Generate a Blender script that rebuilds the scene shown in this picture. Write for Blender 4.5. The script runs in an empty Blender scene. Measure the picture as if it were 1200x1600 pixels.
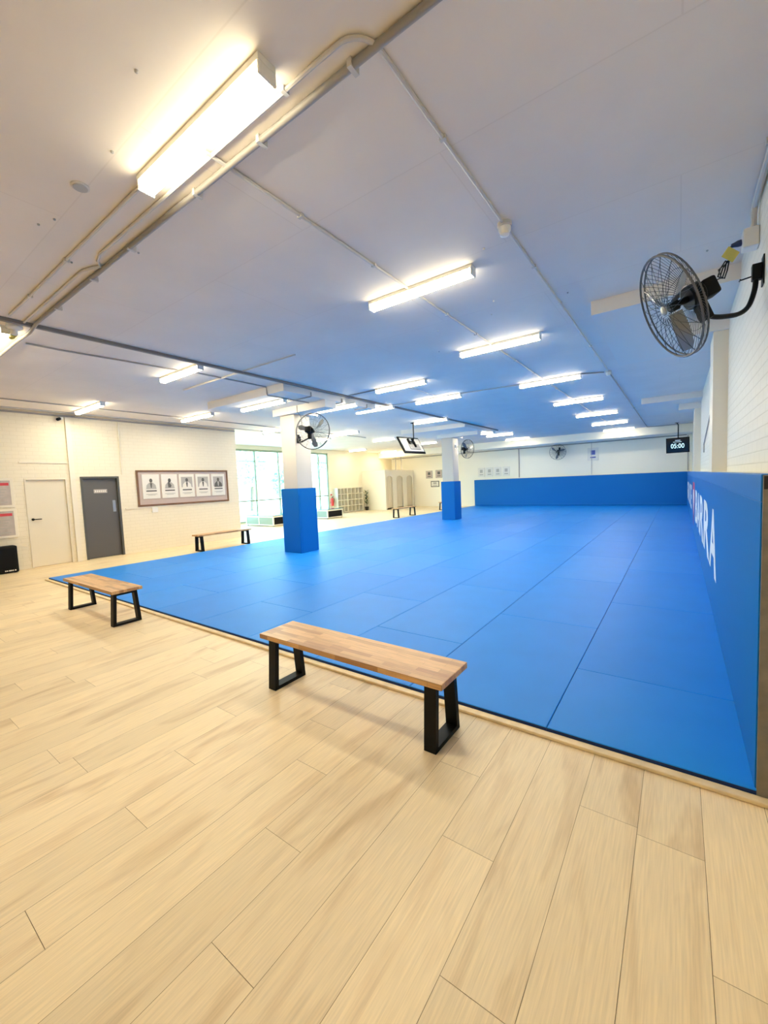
import bpy, bmesh, math, random
from mathutils import Vector, Matrix
random.seed(7)
C = bpy.context.scene.collection
sc = bpy.context.scene
V = Vector
PI = math.pi

# ------------------------------------------------------------------ materials
def new_mat(name):
    m = bpy.data.materials.new(name); m.use_nodes = True
    nt = m.node_tree
    b = nt.nodes['Principled BSDF']
    return m, nt, b

def plain(name, col, rough=0.5, metal=0.0, spec=0.5, noise=0.0, nscale=8.0, bump=0.0, bscale=60.0):
    m, nt, b = new_mat(name)
    b.inputs['Base Color'].default_value = (*col, 1)
    b.inputs['Roughness'].default_value = rough
    b.inputs['Metallic'].default_value = metal
    b.inputs['Specular IOR Level'].default_value = spec
    if noise or bump:
        tc = nt.nodes.new('ShaderNodeTexCoord')
    if noise:
        n = nt.nodes.new('ShaderNodeTexNoise'); n.inputs['Scale'].default_value = nscale; n.inputs['Detail'].default_value = 4
        nt.links.new(tc.outputs['Object'], n.inputs['Vector'])
        r = nt.nodes.new('ShaderNodeMapRange'); r.inputs['From Min'].default_value = .3; r.inputs['From Max'].default_value = .7
        r.inputs['To Min'].default_value = 1 - noise; r.inputs['To Max'].default_value = 1 + noise
        nt.links.new(n.outputs['Fac'], r.inputs['Value'])
        mx = nt.nodes.new('ShaderNodeVectorMath'); mx.operation = 'SCALE'; mx.inputs[0].default_value = col
        nt.links.new(r.outputs['Result'], mx.inputs['Scale'])
        nt.links.new(mx.outputs['Vector'], b.inputs['Base Color'])
    if bump:
        n2 = nt.nodes.new('ShaderNodeTexNoise'); n2.inputs['Scale'].default_value = bscale; n2.inputs['Detail'].default_value = 3
        nt.links.new(tc.outputs['Object'], n2.inputs['Vector'])
        bp = nt.nodes.new('ShaderNodeBump'); bp.inputs['Strength'].default_value = bump; bp.inputs['Distance'].default_value = .004
        nt.links.new(n2.outputs['Fac'], bp.inputs['Height']); nt.links.new(bp.outputs['Normal'], b.inputs['Normal'])
    return m

def emit(name, col, strength):
    m, nt, b = new_mat(name)
    b.inputs['Base Color'].default_value = (.8, .8, .8, 1)
    b.inputs['Emission Color'].default_value = (*col, 1)
    b.inputs['Emission Strength'].default_value = strength
    return m

def brick_mat(name, axis, col, mortar, bump=.6):
    """painted brickwork; axis = the horizontal world axis along the wall"""
    m, nt, b = new_mat(name)
    tc = nt.nodes.new('ShaderNodeTexCoord'); sp = nt.nodes.new('ShaderNodeSeparateXYZ'); cb = nt.nodes.new('ShaderNodeCombineXYZ')
    nt.links.new(tc.outputs['Object'], sp.inputs[0])
    nt.links.new(sp.outputs[axis], cb.inputs['X']); nt.links.new(sp.outputs['Z'], cb.inputs['Y'])
    br = nt.nodes.new('ShaderNodeTexBrick')
    br.inputs['Scale'].default_value = 1; br.inputs['Brick Width'].default_value = .24; br.inputs['Row Height'].default_value = .086
    br.inputs['Mortar Size'].default_value = .006; br.inputs['Mortar Smooth'].default_value = .35; br.inputs['Bias'].default_value = 0
    br.inputs['Color1'].default_value = (*col, 1); br.inputs['Color2'].default_value = (*[c*.985 for c in col], 1)
    br.inputs['Mortar'].default_value = (*mortar, 1)
    nt.links.new(cb.outputs[0], br.inputs['Vector'])
    nt.links.new(br.outputs['Color'], b.inputs['Base Color'])
    inv = nt.nodes.new('ShaderNodeMath'); inv.operation = 'SUBTRACT'; inv.inputs[0].default_value = 1
    nt.links.new(br.outputs['Fac'], inv.inputs[1])
    bp = nt.nodes.new('ShaderNodeBump'); bp.inputs['Strength'].default_value = bump; bp.inputs['Distance'].default_value = .006
    nt.links.new(inv.outputs[0], bp.inputs['Height']); nt.links.new(bp.outputs['Normal'], b.inputs['Normal'])
    b.inputs['Roughness'].default_value = .55
    b.inputs['Specular IOR Level'].default_value = .3
    return m

WALLC = (.86, .79, .62)
M = {}
M['wall'] = plain('painted_wall', WALLC, .6, spec=.3, bump=.08, bscale=25)
M['brick_y'] = brick_mat('painted_brick_side', 'Y', (.87, .83, .73), (.78, .74, .64))
M['brick_l'] = brick_mat('painted_brick_left', 'Y', (.86, .79, .63), (.80, .73, .57), .35)
M['wall_far'] = plain('painted_far_wall', (.92, .88, .76), .6, spec=.3)
M['ceiling'] = plain('painted_concrete_soffit', (.83, .765, .70), .75, spec=.2, noise=.03, nscale=1.6, bump=.12, bscale=14)
def soffit_joints():
    m = M['ceiling']; nt = m.node_tree; b = nt.nodes['Principled BSDF']
    src = b.inputs['Base Color'].links[0].from_socket
    tc = nt.nodes.new('ShaderNodeTexCoord')
    br = nt.nodes.new('ShaderNodeTexBrick'); br.offset = .5
    br.inputs['Scale'].default_value = 1; br.inputs['Brick Width'].default_value = 2.4; br.inputs['Row Height'].default_value = 1.2
    br.inputs['Mortar Size'].default_value = .006; br.inputs['Mortar Smooth'].default_value = .6
    br.inputs['Color1'].default_value = (1, 1, 1, 1); br.inputs['Color2'].default_value = (.985, .985, .985, 1); br.inputs['Mortar'].default_value = (.93, .92, .91, 1)
    nt.links.new(tc.outputs['Object'], br.inputs['Vector'])
    mu = nt.nodes.new('ShaderNodeVectorMath'); mu.operation = 'MULTIPLY'
    nt.links.new(src, mu.inputs[0]); nt.links.new(br.outputs['Color'], mu.inputs[1]); nt.links.new(mu.outputs['Vector'], b.inputs['Base Color'])
soffit_joints()
M['slabdrop'] = plain('painted_concrete_drop', (.80, .77, .72), .7, spec=.2, bump=.1, bscale=14)
M['white'] = plain('white_paint', (.84, .78, .65), .45)
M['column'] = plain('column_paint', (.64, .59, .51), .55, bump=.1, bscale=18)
M['conduit'] = plain('painted_conduit', (.62, .59, .56), .45)
M['conduit_dark'] = plain('grey_pipe', (.36, .34, .33), .5)
M['pipe'] = plain('brown_grey_pipe', (.30, .28, .265), .5)
M['tray'] = plain('grey_cable_tray', (.21, .195, .19), .55)
M['whiteplastic'] = plain('white_plastic', (.82, .81, .77), .35)
M['greyplastic'] = plain('grey_plastic', (.42, .42, .42), .4)
M['black'] = plain('black_metal', (.003, .003, .0035), .5, spec=.2)
M['blackplastic'] = plain('black_plastic', (.004, .004, .005), .6, spec=.2)
M['wire'] = plain('dark_wire', (.05, .05, .052), .35, metal=.3)
M['rim'] = plain('grey_wire_rim', (.11, .11, .112), .45, metal=.2)
M['blade'] = plain('grey_blade', (.23, .24, .25), .35, metal=.5)
M['silver'] = plain('silver_cap', (.34, .33, .29), .4, metal=.5)
M['tag'] = plain('yellow_tag', (.62, .55, .13), .6)
M['cordblue'] = plain('dark_blue_plug', (.02, .035, .10), .5)
BLUE = (.006, .238, .80)
M['mat'] = plain('blue_mat_vinyl', BLUE, .48, spec=.25, noise=.03, nscale=2.5, bump=.10, bscale=220)
M['mat_b'] = plain('blue_mat_vinyl_worn', (.007, .246, .81), .46, spec=.25, noise=.03, nscale=3, bump=.10, bscale=220)
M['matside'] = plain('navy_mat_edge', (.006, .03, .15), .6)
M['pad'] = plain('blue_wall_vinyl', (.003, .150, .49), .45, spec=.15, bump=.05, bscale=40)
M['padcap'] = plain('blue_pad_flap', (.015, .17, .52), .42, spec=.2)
M['letter'] = plain('white_vinyl_lettering', (.88, .88, .90), .45)
M['red'] = plain('red_vinyl', (.62, .03, .09), .45)
M['padend'] = plain('grey_brown_board', (.21, .185, .155), .6, noise=.15, nscale=14)
M['jambdark'] = plain('dark_gap', (.03, .025, .025), .8)
M['trimwood'] = plain('timber_edging', (.80, .63, .38), .5, noise=.12, nscale=10)
M['greydoor'] = plain('grey_door_paint', (.115, .11, .105), .45)
M['greyframe'] = plain('grey_door_frame', (.095, .095, .085), .45)
M['whitedoor'] = plain('white_door_paint', (.82, .75, .60), .5)
M['steel'] = plain('brushed_plate', (.45, .45, .44), .35, metal=.7)
M['boardframe'] = plain('brown_timber_frame', (.20, .10, .05), .5, noise=.15, nscale=12)
M['felt'] = plain('pinkish_felt', (.55, .45, .41), .9)
M['paper'] = plain('white_print_paper', (.80, .77, .70), .6)
M['ink'] = plain('grey_print_ink', (.12, .115, .11), .7)
M['inkpale'] = plain('pale_print_ink', (.45, .43, .40), .7)
M['posterbg'] = plain('grey_poster_print', (.48, .43, .40), .6, noise=.12, nscale=6)
M['posterred'] = plain('red_poster_heading', (.62, .06, .08), .6)
M['posterblue'] = plain('blue_print', (.10, .13, .42), .6)
M['framegreen'] = plain('pale_window_frame', (.30, .36, .25), .45)
M['cubby'] = plain('cream_cubby', (.78, .73, .60), .5)
M['cubbyback'] = plain('cream_cubby_back', (.80, .74, .58), .6)
M['curtain'] = plain('beige_curtain', (.76, .68, .52), .85)
M['boothwall'] = plain('cream_booth_panel', (.90, .84, .70), .55)
M['glassteal'] = plain('teal_glass_top', (.09, .22, .22), .15)
M['greyglass'] = plain('grey_green_panel', (.28, .33, .27), .25)
M['leaf'] = plain('dark_leaf', (.03, .09, .025), .5)
M['pot'] = plain('black_pot', (.015, .015, .015), .4)
M['extred'] = plain('extinguisher_red', (.70, .05, .04), .35)
M['screen'] = plain('black_screen', (.006, .008, .010), .12)
M['digits'] = emit('lit_digits', (.45, .85, 1.0), .26)
M['digitsdim'] = emit('lit_small_text', (.30, .55, .62), .10)
M['tvback'] = plain('tv_back_plastic', (.30, .29, .28), .4)
M['tvmid'] = plain('tv_back_panel', (.62, .60, .56), .45)
M['diffuser'] = emit('lit_diffuser', (1.0, .90, .66), 19.0)
M['diffuser_side'] = emit('lit_diffuser_side', (1.0, .88, .60), 3.8)
M['ground'] = plain('pale_paving', (.55, .55, .52), .8)
M['treeleaf'] = plain('street_tree_leaf', (.38, .58, .50), .7, noise=.3, nscale=4)
M['bark'] = plain('tree_bark', (.14, .11, .08), .9)

def wood_top():
    m, nt, b = new_mat('butcher_block')
    tc = nt.nodes.new('ShaderNodeTexCoord')
    br = nt.nodes.new('ShaderNodeTexBrick'); br.offset = .37; br.offset_frequency = 2; br.squash = 1
    br.inputs['Scale'].default_value = 1; br.inputs['Brick Width'].default_value = .36; br.inputs['Row Height'].default_value = .0435
    br.inputs['Mortar Size'].default_value = .0006; br.inputs['Mortar Smooth'].default_value = 0
    br.inputs['Color1'].default_value = (.66, .39, .17, 1); br.inputs['Color2'].default_value = (.27, .115, .045, 1)
    br.inputs['Mortar'].default_value = (.30, .16, .08, 1); br.inputs['Bias'].default_value = -.35
    nt.links.new(tc.outputs['Object'], br.inputs['Vector'])
    mp = nt.nodes.new('ShaderNodeMapping'); mp.inputs['Scale'].default_value = (3, 40, 40)
    nt.links.new(tc.outputs['Object'], mp.inputs['Vector'])
    n = nt.nodes.new('ShaderNodeTexNoise'); n.inputs['Scale'].default_value = 2.2; n.inputs['Detail'].default_value = 5
    nt.links.new(mp.outputs[0], n.inputs['Vector'])
    r = nt.nodes.new('ShaderNodeMapRange'); r.inputs['From Min'].default_value = .3; r.inputs['From Max'].default_value = .7; r.inputs['To Min'].default_value = .82; r.inputs['To Max'].default_value = 1.15
    nt.links.new(n.outputs['Fac'], r.inputs['Value'])
    mx = nt.nodes.new('ShaderNodeVectorMath'); mx.operation = 'SCALE'
    nt.links.new(br.outputs['Color'], mx.inputs[0]); nt.links.new(r.outputs['Result'], mx.inputs['Scale'])
    nt.links.new(mx.outputs['Vector'], b.inputs['Base Color'])
    b.inputs['Roughness'].default_value = .38
    return m
M['wood'] = wood_top()

def oak_floor():
    m, nt, b = new_mat('pale_oak_planks')
    tc = nt.nodes.new('ShaderNodeTexCoord')
    at = nt.nodes.new('ShaderNodeAttribute'); at.attribute_name = 'rnd'
    cb = nt.nodes.new('ShaderNodeCombineXYZ')
    m1 = nt.nodes.new('ShaderNodeMath'); m1.operation = 'MULTIPLY'; m1.inputs[1].default_value = 37.0
    nt.links.new(at.outputs['Fac'], m1.inputs[0])
    nt.links.new(m1.outputs[0], cb.inputs['X']); nt.links.new(m1.outputs[0], cb.inputs['Y'])
    ad = nt.nodes.new('ShaderNodeVectorMath'); ad.operation = 'ADD'
    nt.links.new(tc.outputs['Object'], ad.inputs[0]); nt.links.new(cb.outputs[0], ad.inputs[1])
    def nz(scale, sx, sy, det, dist=0.):
        mp = nt.nodes.new('ShaderNodeMapping'); mp.inputs['Scale'].default_value = (sx, sy, 1)
        nt.links.new(ad.outputs[0], mp.inputs['Vector'])
        n = nt.nodes.new('ShaderNodeTexNoise'); n.inputs['Scale'].default_value = scale; n.inputs['Detail'].default_value = det
        n.inputs['Distortion'].default_value = dist
        nt.links.new(mp.outputs[0], n.inputs['Vector']); return n
    big = nz(1.0, 7.0, 1.3, 3, .6)       # cloudy cathedral grain
    fine = nz(1.0, 150.0, 5.0, 4, .2)    # pores
    ramp = nt.nodes.new('ShaderNodeValToRGB')
    ramp.color_ramp.elements[0].position = .24; ramp.color_ramp.elements[0].color = (.70, .515, .295, 1)
    ramp.color_ramp.elements[1].position = .47; ramp.color_ramp.elements[1].color = (.90, .73, .47, 1)
    nt.links.new(big.outputs['Fac'], ramp.inputs['Fac'])
    r = nt.nodes.new('ShaderNodeMapRange'); r.inputs['From Min'].default_value = .3; r.inputs['From Max'].default_value = .7; r.inputs['To Min'].default_value = .90; r.inputs['To Max'].default_value = 1.07
    nt.links.new(fine.outputs['Fac'], r.inputs['Value'])
    r2 = nt.nodes.new('ShaderNodeMapRange'); r2.inputs['To Min'].default_value = .93; r2.inputs['To Max'].default_value = 1.05
    nt.links.new(at.outputs['Fac'], r2.inputs['Value'])
    mm = nt.nodes.new('ShaderNodeMath'); mm.operation = 'MULTIPLY'
    nt.links.new(r.outputs[0], mm.inputs[0]); nt.links.new(r2.outputs[0], mm.inputs[1])
    mx = nt.nodes.new('ShaderNodeVectorMath'); mx.operation = 'SCALE'
    nt.links.new(ramp.outputs['Color'], mx.inputs[0]); nt.links.new(mm.outputs[0], mx.inputs['Scale'])
    nt.links.new(mx.outputs['Vector'], b.inputs['Base Color'])
    b.inputs['Roughness'].default_value = .42; b.inputs['Specular IOR Level'].default_value = .4
    bp = nt.nodes.new('ShaderNodeBump'); bp.inputs['Strength'].default_value = .12; bp.inputs['Distance'].default_value = .002
    nt.links.new(fine.outputs['Fac'], bp.inputs['Height']); nt.links.new(bp.outputs['Normal'], b.inputs['Normal'])
    return m
M['oak'] = oak_floor()
M['groove'] = plain('plank_groove', (.30, .20, .11), .9)

def glass_mat():
    m, nt, b = new_mat('tinted_window_glass')
    nt.nodes.remove(b)
    out = nt.nodes['Material Output']
    t = nt.nodes.new('ShaderNodeBsdfTransparent'); t.inputs['Color'].default_value = (.80, .97, .93, 1)
    g = nt.nodes.new('ShaderNodeBsdfGlossy'); g.inputs['Roughness'].default_value = .03
    mx = nt.nodes.new('ShaderNodeMixShader'); mx.inputs[0].default_value = .07
    nt.links.new(t.outputs[0], mx.inputs[1]); nt.links.new(g.outputs[0], mx.inputs[2]); nt.links.new(mx.outputs[0], out.inputs['Surface'])
    return m
M['glass'] = glass_mat()

# ------------------------------------------------------------------ mesh building
class MB:
    def __init__(s): s.bm = bmesh.new(); s.mi = 0
    def _mark(s, n0):
        s.bm.faces.ensure_lookup_table()
        for f in s.bm.faces[n0:]: f.material_index = s.mi
    def box(s, lo, hi, bev=0.0, mat4=None):
        n0 = len(s.bm.faces)
        (x0, y0, z0), (x1, y1, z1) = lo, hi
        if bev <= 0:
            vs = [s.bm.verts.new((x, y, z)) for x in (x0, x1) for y in (y0, y1) for z in (z0, z1)]
            for q in ((0,1,3,2),(4,6,7,5),(0,4,5,1),(2,3,7,6),(0,2,6,4),(1,5,7,3)):
                s.bm.faces.new([vs[i] for i in q])
            new = vs
        else:
            t = bmesh.new()
            r = bmesh.ops.create_cube(t, size=1.0)
            for v in t.verts:
                v.co = V(((x0+x1)/2 + v.co.x*(x1-x0), (y0+y1)/2 + v.co.y*(y1-y0), (z0+z1)/2 + v.co.z*(z1-z0)))
            bmesh.ops.bevel(t, geom=list(t.edges), offset=bev, segments=2, profile=.5, affect='EDGES')
            mp = {}
            new = []
            for v in t.verts: mp[v] = s.bm.verts.new(v.co); new.append(mp[v])
            for f in t.faces: s.bm.faces.new([mp[v] for v in f.verts])
            t.free()
        if mat4 is not None:
            for v in new: v.co = mat4 @ v.co
        s._mark(n0); return s
    def quad(s, pts):
        n0 = len(s.bm.faces); s.bm.faces.new([s.bm.verts.new(p) for p in pts]); s._mark(n0); return s
    def prism(s, pts, ext):
        """closed polygon pts (3D, planar) extruded by vector ext"""
        n0 = len(s.bm.faces)
        a = [s.bm.verts.new(p) for p in pts]; b = [s.bm.verts.new(V(p) + V(ext)) for p in pts]
        s.bm.faces.new(list(reversed(a))); s.bm.faces.new(b)
        n = len(pts)
        for i in range(n): s.bm.faces.new([a[i], a[(i+1) % n], b[(i+1) % n], b[i]])
        s._mark(n0); return s
    def tube(s, pts, r, n=8, closed=False, caps=True, flat=None):
        n0 = len(s.bm.faces)
        pts = [V(p) for p in pts]; k = len(pts); rings = []
        d0 = ((pts[1] - pts[0]) if not closed else (pts[1] - pts[-1])).normalized()
        up = V((0, 0, 1)) if abs(d0.z) < .9 else V((1, 0, 0))
        u = d0.cross(up).normalized()
        for i in range(k):
            if closed: d = (pts[(i+1) % k] - pts[i-1])
            else: d = pts[min(i+1, k-1)] - pts[max(i-1, 0)]
            d = d.normalized() if d.length > 1e-9 else d0
            u = (u - d * u.dot(d))
            u = u.normalized() if u.length > 1e-6 else d.orthogonal().normalized()
            w = d.cross(u)
            rr = r[i] if isinstance(r, (list, tuple)) else r
            f = flat or 1.0
            rings.append([s.bm.verts.new(pts[i] + (u*math.cos(2*PI*j/n) + w*math.sin(2*PI*j/n)*f)*rr) for j in range(n)])
        for i in range(k if closed else k-1):
            A, B = rings[i], rings[(i+1) % k]
            for j in range(n): s.bm.faces.new([A[j], A[(j+1) % n], B[(j+1) % n], B[j]])
        if caps and not closed and n > 2:
            s.bm.faces.new(list(reversed(rings[0]))); s.bm.faces.new(rings[-1])
        s._mark(n0); return s
    def lathe(s, prof, origin, axis=(0, 0, 1), n=24):
        """prof: list of (radius, height along axis)"""
        n0 = len(s.bm.faces)
        a = V(axis).normalized(); u = a.orthogonal().normalized(); w = a.cross(u); o = V(origin)
        rings = []
        for r, h in prof:
            if r < 1e-6: rings.append([s.bm.verts.new(o + a*h)])
            else: rings.append([s.bm.verts.new(o + a*h + (u*math.cos(2*PI*j/n) + w*math.sin(2*PI*j/n))*r) for j in range(n)])
        for i in range(len(rings)-1):
            A, B = rings[i], rings[i+1]
            if len(A) == 1 and len(B) == 1: continue
            for j in range(n):
                if len(A) == 1: s.bm.faces.new([A[0], B[(j+1) % n], B[j]])
                elif len(B) == 1: s.bm.faces.new([A[j], A[(j+1) % n], B[0]])
                else: s.bm.faces.new([A[j], A[(j+1) % n], B[(j+1) % n], B[j]])
        if len(rings[0]) > 1: s.bm.faces.new(list(reversed(rings[0])))
        if len(rings[-1]) > 1: s.bm.faces.new(rings[-1])
        s._mark(n0); return s
    def xform(s, m4):
        for v in s.bm.verts: v.co = m4 @ v.co
        return s
    def build(s, name, mats, parent=None, smooth=False, origin=None):
        bm = s.bm
        bmesh.ops.recalc_face_normals(bm, faces=list(bm.faces))
        o0 = origin
        if parent is not None:
            o0 = None
            w = parent.matrix_basis.copy() if parent.parent is None else parent.parent.matrix_basis @ parent.matrix_basis
            iw = w.inverted()
            for v in bm.verts: v.co = iw @ v.co
        elif origin is not None:
            for v in bm.verts: v.co -= V(origin)
        me = bpy.data.meshes.new(name); bm.to_mesh(me); bm.free()
        for mt in (mats if isinstance(mats, (list, tuple)) else [mats]): me.materials.append(mt)
        if smooth:
            for p in me.polygons: p.use_smooth = True
            try: me.set_sharp_from_angle(angle=math.radians(40))
            except Exception: pass
        o = bpy.data.objects.new(name, me); C.objects.link(o)
        if parent is not None: o.parent = parent
        elif origin is not None: o.location = origin
        return o

def tag(o, label, cat, group=None, kind=None):
    o['label'] = label; o['category'] = cat
    if group: o['group'] = group
    if kind: o['kind'] = kind
    return o
def thing(name, label, cat, loc=(0, 0, 0), group=None, rot=None):
    o = bpy.data.objects.new(name, None); C.objects.link(o); o.location = loc
    if rot is not None: o.rotation_euler = rot
    o.empty_display_size = .1
    o.matrix_basis = Matrix.Translation(V(loc)) @ (rot.to_matrix().to_4x4() if rot is not None else Matrix.Identity(4))
    return tag(o, label, cat, group)
def struct(o, label=None, cat=None):
    o['kind'] = 'structure'
    if label: o['label'] = label
    if cat: o['category'] = cat
    return o
def sbox(name, lo, hi, mat, label, cat, bev=0.0):
    return struct(MB().box(lo, hi, bev).build(name, mat), label, cat)
def copy_tree(root, loc, label, rotz=None):
    r = root.copy(); C.objects.link(r)
    r.location = loc
    if rotz is not None: r.rotation_euler = (0, 0, rotz)
    r['label'] = label
    for ch in list(root.children):
        c = ch.copy(); C.objects.link(c); c.parent = r
        for g in list(ch.children):
            d = g.copy(); C.objects.link(d); d.parent = c
    return r
def text_polys(txt, bold=0.0):
    """outline mesh of built-in lettering, normalised to 0..1 x 0..1 (returns verts, faces)"""
    cu = bpy.data.curves.new('lettering_curve', 'FONT'); cu.body = txt; cu.offset = bold; cu.resolution_u = 3
    cu.fill_mode = 'FRONT'
    ob = bpy.data.objects.new('lettering_tmp', cu); C.objects.link(ob)
    dg = bpy.context.evaluated_depsgraph_get(); ev = ob.evaluated_get(dg)
    me = ev.to_mesh()
    vs = [v.co.copy() for v in me.vertices]; fs = [list(p.vertices) for p in me.polygons]
    ev.to_mesh_clear(); bpy.data.objects.remove(ob); bpy.data.curves.remove(cu)
    x0 = min(v.x for v in vs); x1 = max(v.x for v in vs); y0 = min(v.y for v in vs); y1 = max(v.y for v in vs)
    return [((v.x-x0)/(x1-x0), (v.y-y0)/(y1-y0)) for v in vs], fs
def add_text(mb, txt, o, ux, uz, depth, bold=0.0):
    """put lettering on the rectangle o + s*ux + t*uz; depth = vector of its thickness"""
    vs, fs = text_polys(txt, bold)
    n0 = len(mb.bm.faces)
    a = [mb.bm.verts.new(V(o) + V(ux)*x + V(uz)*y + V(depth)) for x, y in vs]
    b = [mb.bm.verts.new(V(o) + V(ux)*x + V(uz)*y) for x, y in vs]
    cnt = {}
    for f in fs:
        try: mb.bm.faces.new([a[i] for i in f])
        except ValueError: pass
        for i in range(len(f)):
            e = (f[i], f[(i+1) % len(f)]); cnt[e] = 1
    for (i, j) in cnt:
        if (j, i) not in cnt:
            try: mb.bm.faces.new([a[i], a[j], b[j], b[i]])
            except ValueError: pass
    mb._mark(n0)

# ------------------------------------------------------------------ dimensions
ZC = 3.6                    # soffit
XR, XP = .48, .31           # brick side wall, face of the side wall padding
XL, XW = -12.0, -16.0       # left wall, window wall
YF, YB = 2.55, 23.15        # mat front edge, face of the far padding
XM = -9.97                  # left edge of the mats
YWALL = 23.3
YBACK = -4.0
MT = .04

# ------------------------------------------------------------------ floor: oak planks
def make_floor():
    bm = bmesh.new(); lay = bm.faces.layers.float.new('rnd')
    W_, LEN, g = .2393, 1.52, .0009
    x_ref = .098
    known = {0: 1.54, -1: 2.01, -2: .53, -3: 1.06, -4: 1.537, -5: 1.97, -6: .697, -7: 1.12, -8: 1.535, -9: .35, -10: .804, -11: 1.18, -12: .1, -13: .8}
    i0 = int(math.floor((XW - x_ref)/W_)) - 1; i1 = int(math.ceil((XR + .3 - x_ref)/W_))
    rr = random.Random(3)
    def quad(x0, x1, y0, y1, z, mi, r):
        f = bm.faces.new([bm.verts.new((x0, y0, z)), bm.verts.new((x1, y0, z)), bm.verts.new((x1, y1, z)), bm.verts.new((x0, y1, z))])
        f.material_index = mi; f[lay] = r
    for i in range(i0, i1):
        xa, xb = x_ref + i*W_, x_ref + (i+1)*W_
        off = known.get(i, rr.random()*LEN)
        k0 = int(math.floor((YBACK - off)/LEN)) - 1
        for k in range(k0, k0 + 21):
            ya, yb = off + k*LEN, off + (k+1)*LEN
            ya2, yb2 = max(ya, YBACK - .2), min(yb, YWALL + .1)
            if yb2 - ya2 < .02: continue
            # planks wholly under the mats are left out
            if xa > XM + .3 and ya2 > YF + .3: continue
            quad(xa+g, xb-g, ya2+g, yb2-g, 0, 0, rr.random())
    quad(XW - .3, XR + .4, YBACK - .3, YWALL + .3, -.0035, 1, 0)
    me = bpy.data.meshes.new('floor'); bm.to_mesh(me); bm.free()
    me.materials.append(M['oak']); me.materials.append(M['groove'])
    o = bpy.data.objects.new('floor', me); C.objects.link(o)
    struct(o, 'pale oak plank floor', 'floor')
make_floor()

# ------------------------------------------------------------------ shell
sbox('ceiling', (XW-.3, YBACK-.3, ZC), (XR+.5, YWALL+.4, ZC+.2), M['ceiling'], 'painted concrete ceiling', 'ceiling')
sbox('wall_right', (XR, YBACK, -.01), (XR+.2, YWALL, ZC), M['brick_y'], 'white painted brick wall on the right', 'wall')
sbox('wall_back', (XW, YBACK-.2, -.01), (XR+.2, YBACK, ZC), M['wall'], 'white wall at the near end', 'wall')
sbox('wall_far', (XW-.2, YWALL, -.01), (XR+.2, YWALL+.2, ZC), M['wall_far'], 'cream far wall above the blue padding', 'wall')
def wall_with_holes(name, x0, x1, y0, y1, holes, mat, label):
    mb = MB(); ys = sorted({y0, y1, *[h[0] for h in holes], *[h[1] for h in holes]})
    for a, b in zip(ys, ys[1:]):
        h = [q for q in holes if q[0] <= a and q[1] >= b]
        if not h: mb.box((x0, a, -.01), (x1, b, ZC))
        else:
            if h[0][2] > 0: mb.box((x0, a, -.01), (x1, b, h[0][2]))
            mb.box((x0, a, h[0][3]), (x1, b, ZC))
    return struct(mb.build(name, mat), label, 'wall')
D1 = (2.80, 3.60, 0, 2.05); D2 = (3.87, 4.735, 0, 2.08)
wall_with_holes('wall_left', XL-.2, XL, YBACK, 8.34, [D1, D2], M['brick_l'], 'cream painted brick wall with two doors')
sbox('wall_recess', (XW-.2, 8.14, -.01), (XL-.2, 8.34, ZC), M['wall'], 'short return wall beside the windows', 'wall')
sbox('wall_store', (XW-.2, YBACK, -.01), (XW, 8.14, ZC), M['wall'], 'wall behind the doors', 'wall')
WY0, WY1 = 8.6, 17.0
wall_with_holes('wall_window', XW-.2, XW, 8.34, YWALL, [(WY0, WY1, .06, 3.42)], M['wall'], 'cream wall holding the large window and the cubby shelf')
sbox('trim_1', (XW, 21.8, 3.25), (XR, YWALL, ZC), M['wall_far'], 'deep beam across the far end', 'beam')

# drop panels and capitals of the flat slab
def slabdrop(name, lo, hi, label):
    return sbox(name, lo, hi, M['slabdrop'], label, 'ceiling panel')
ZP = 3.445
slabdrop('drop_panel', (-8.7, 5.39, ZP), (-6.13, 8.3, ZC), 'dropped ceiling panel over the nearer column')
slabdrop('drop_panel', (-8.7, 13.4, ZP), (-6.05, 16.3, ZC), 'dropped ceiling panel over the farther column')
slabdrop('drop_panel', (-.84, 5.44, ZP), (XR, 8.25, ZC), 'dropped ceiling panel behind the large wall fan')
slabdrop('drop_panel', (-.84, 13.3, ZP), (XR, 16.1, ZC), 'dropped ceiling panel at the second pilaster')
CX0, CX1 = -7.78, -7.19
COLS = [(6.58, 7.17), (14.78, 15.37)]
for i, (a, b) in enumerate(COLS):
    n = ['nearer', 'farther'][i]
    mb = MB().box((CX0-.09, a-.04, 3.29), (CX1+.09, b+.10, ZP)).box((CX1+.09, a-.04, 3.29), (-6.15, a+.30, ZP))
    struct(mb.build('column_capital', M['slabdrop']), 'concrete capital on the %s column' % n, 'column capital')
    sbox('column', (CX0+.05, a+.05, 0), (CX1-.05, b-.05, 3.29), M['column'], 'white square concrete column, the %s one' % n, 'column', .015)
    o = MB()
    w = .05
    x0, x1, y0, y1 = CX0, CX1, a, b
    o.box((x0, y0, MT), (x1, y0+w, 1.57), .012).box((x0, y1-w, MT), (x1, y1, 1.57), .012)
    o.box((x0, y0+w, MT), (x0+w, y1-w, 1.57), .008).box((x1-w, y0+w, MT), (x1, y1-w, 1.57), .008)
    tag(o.build('column_pad', M['pad'], origin=((x0+x1)/2, (y0+y1)/2, MT)), 'blue padding wrapped round the foot of the %s column' % n, 'padding', 'column pads')
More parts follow.
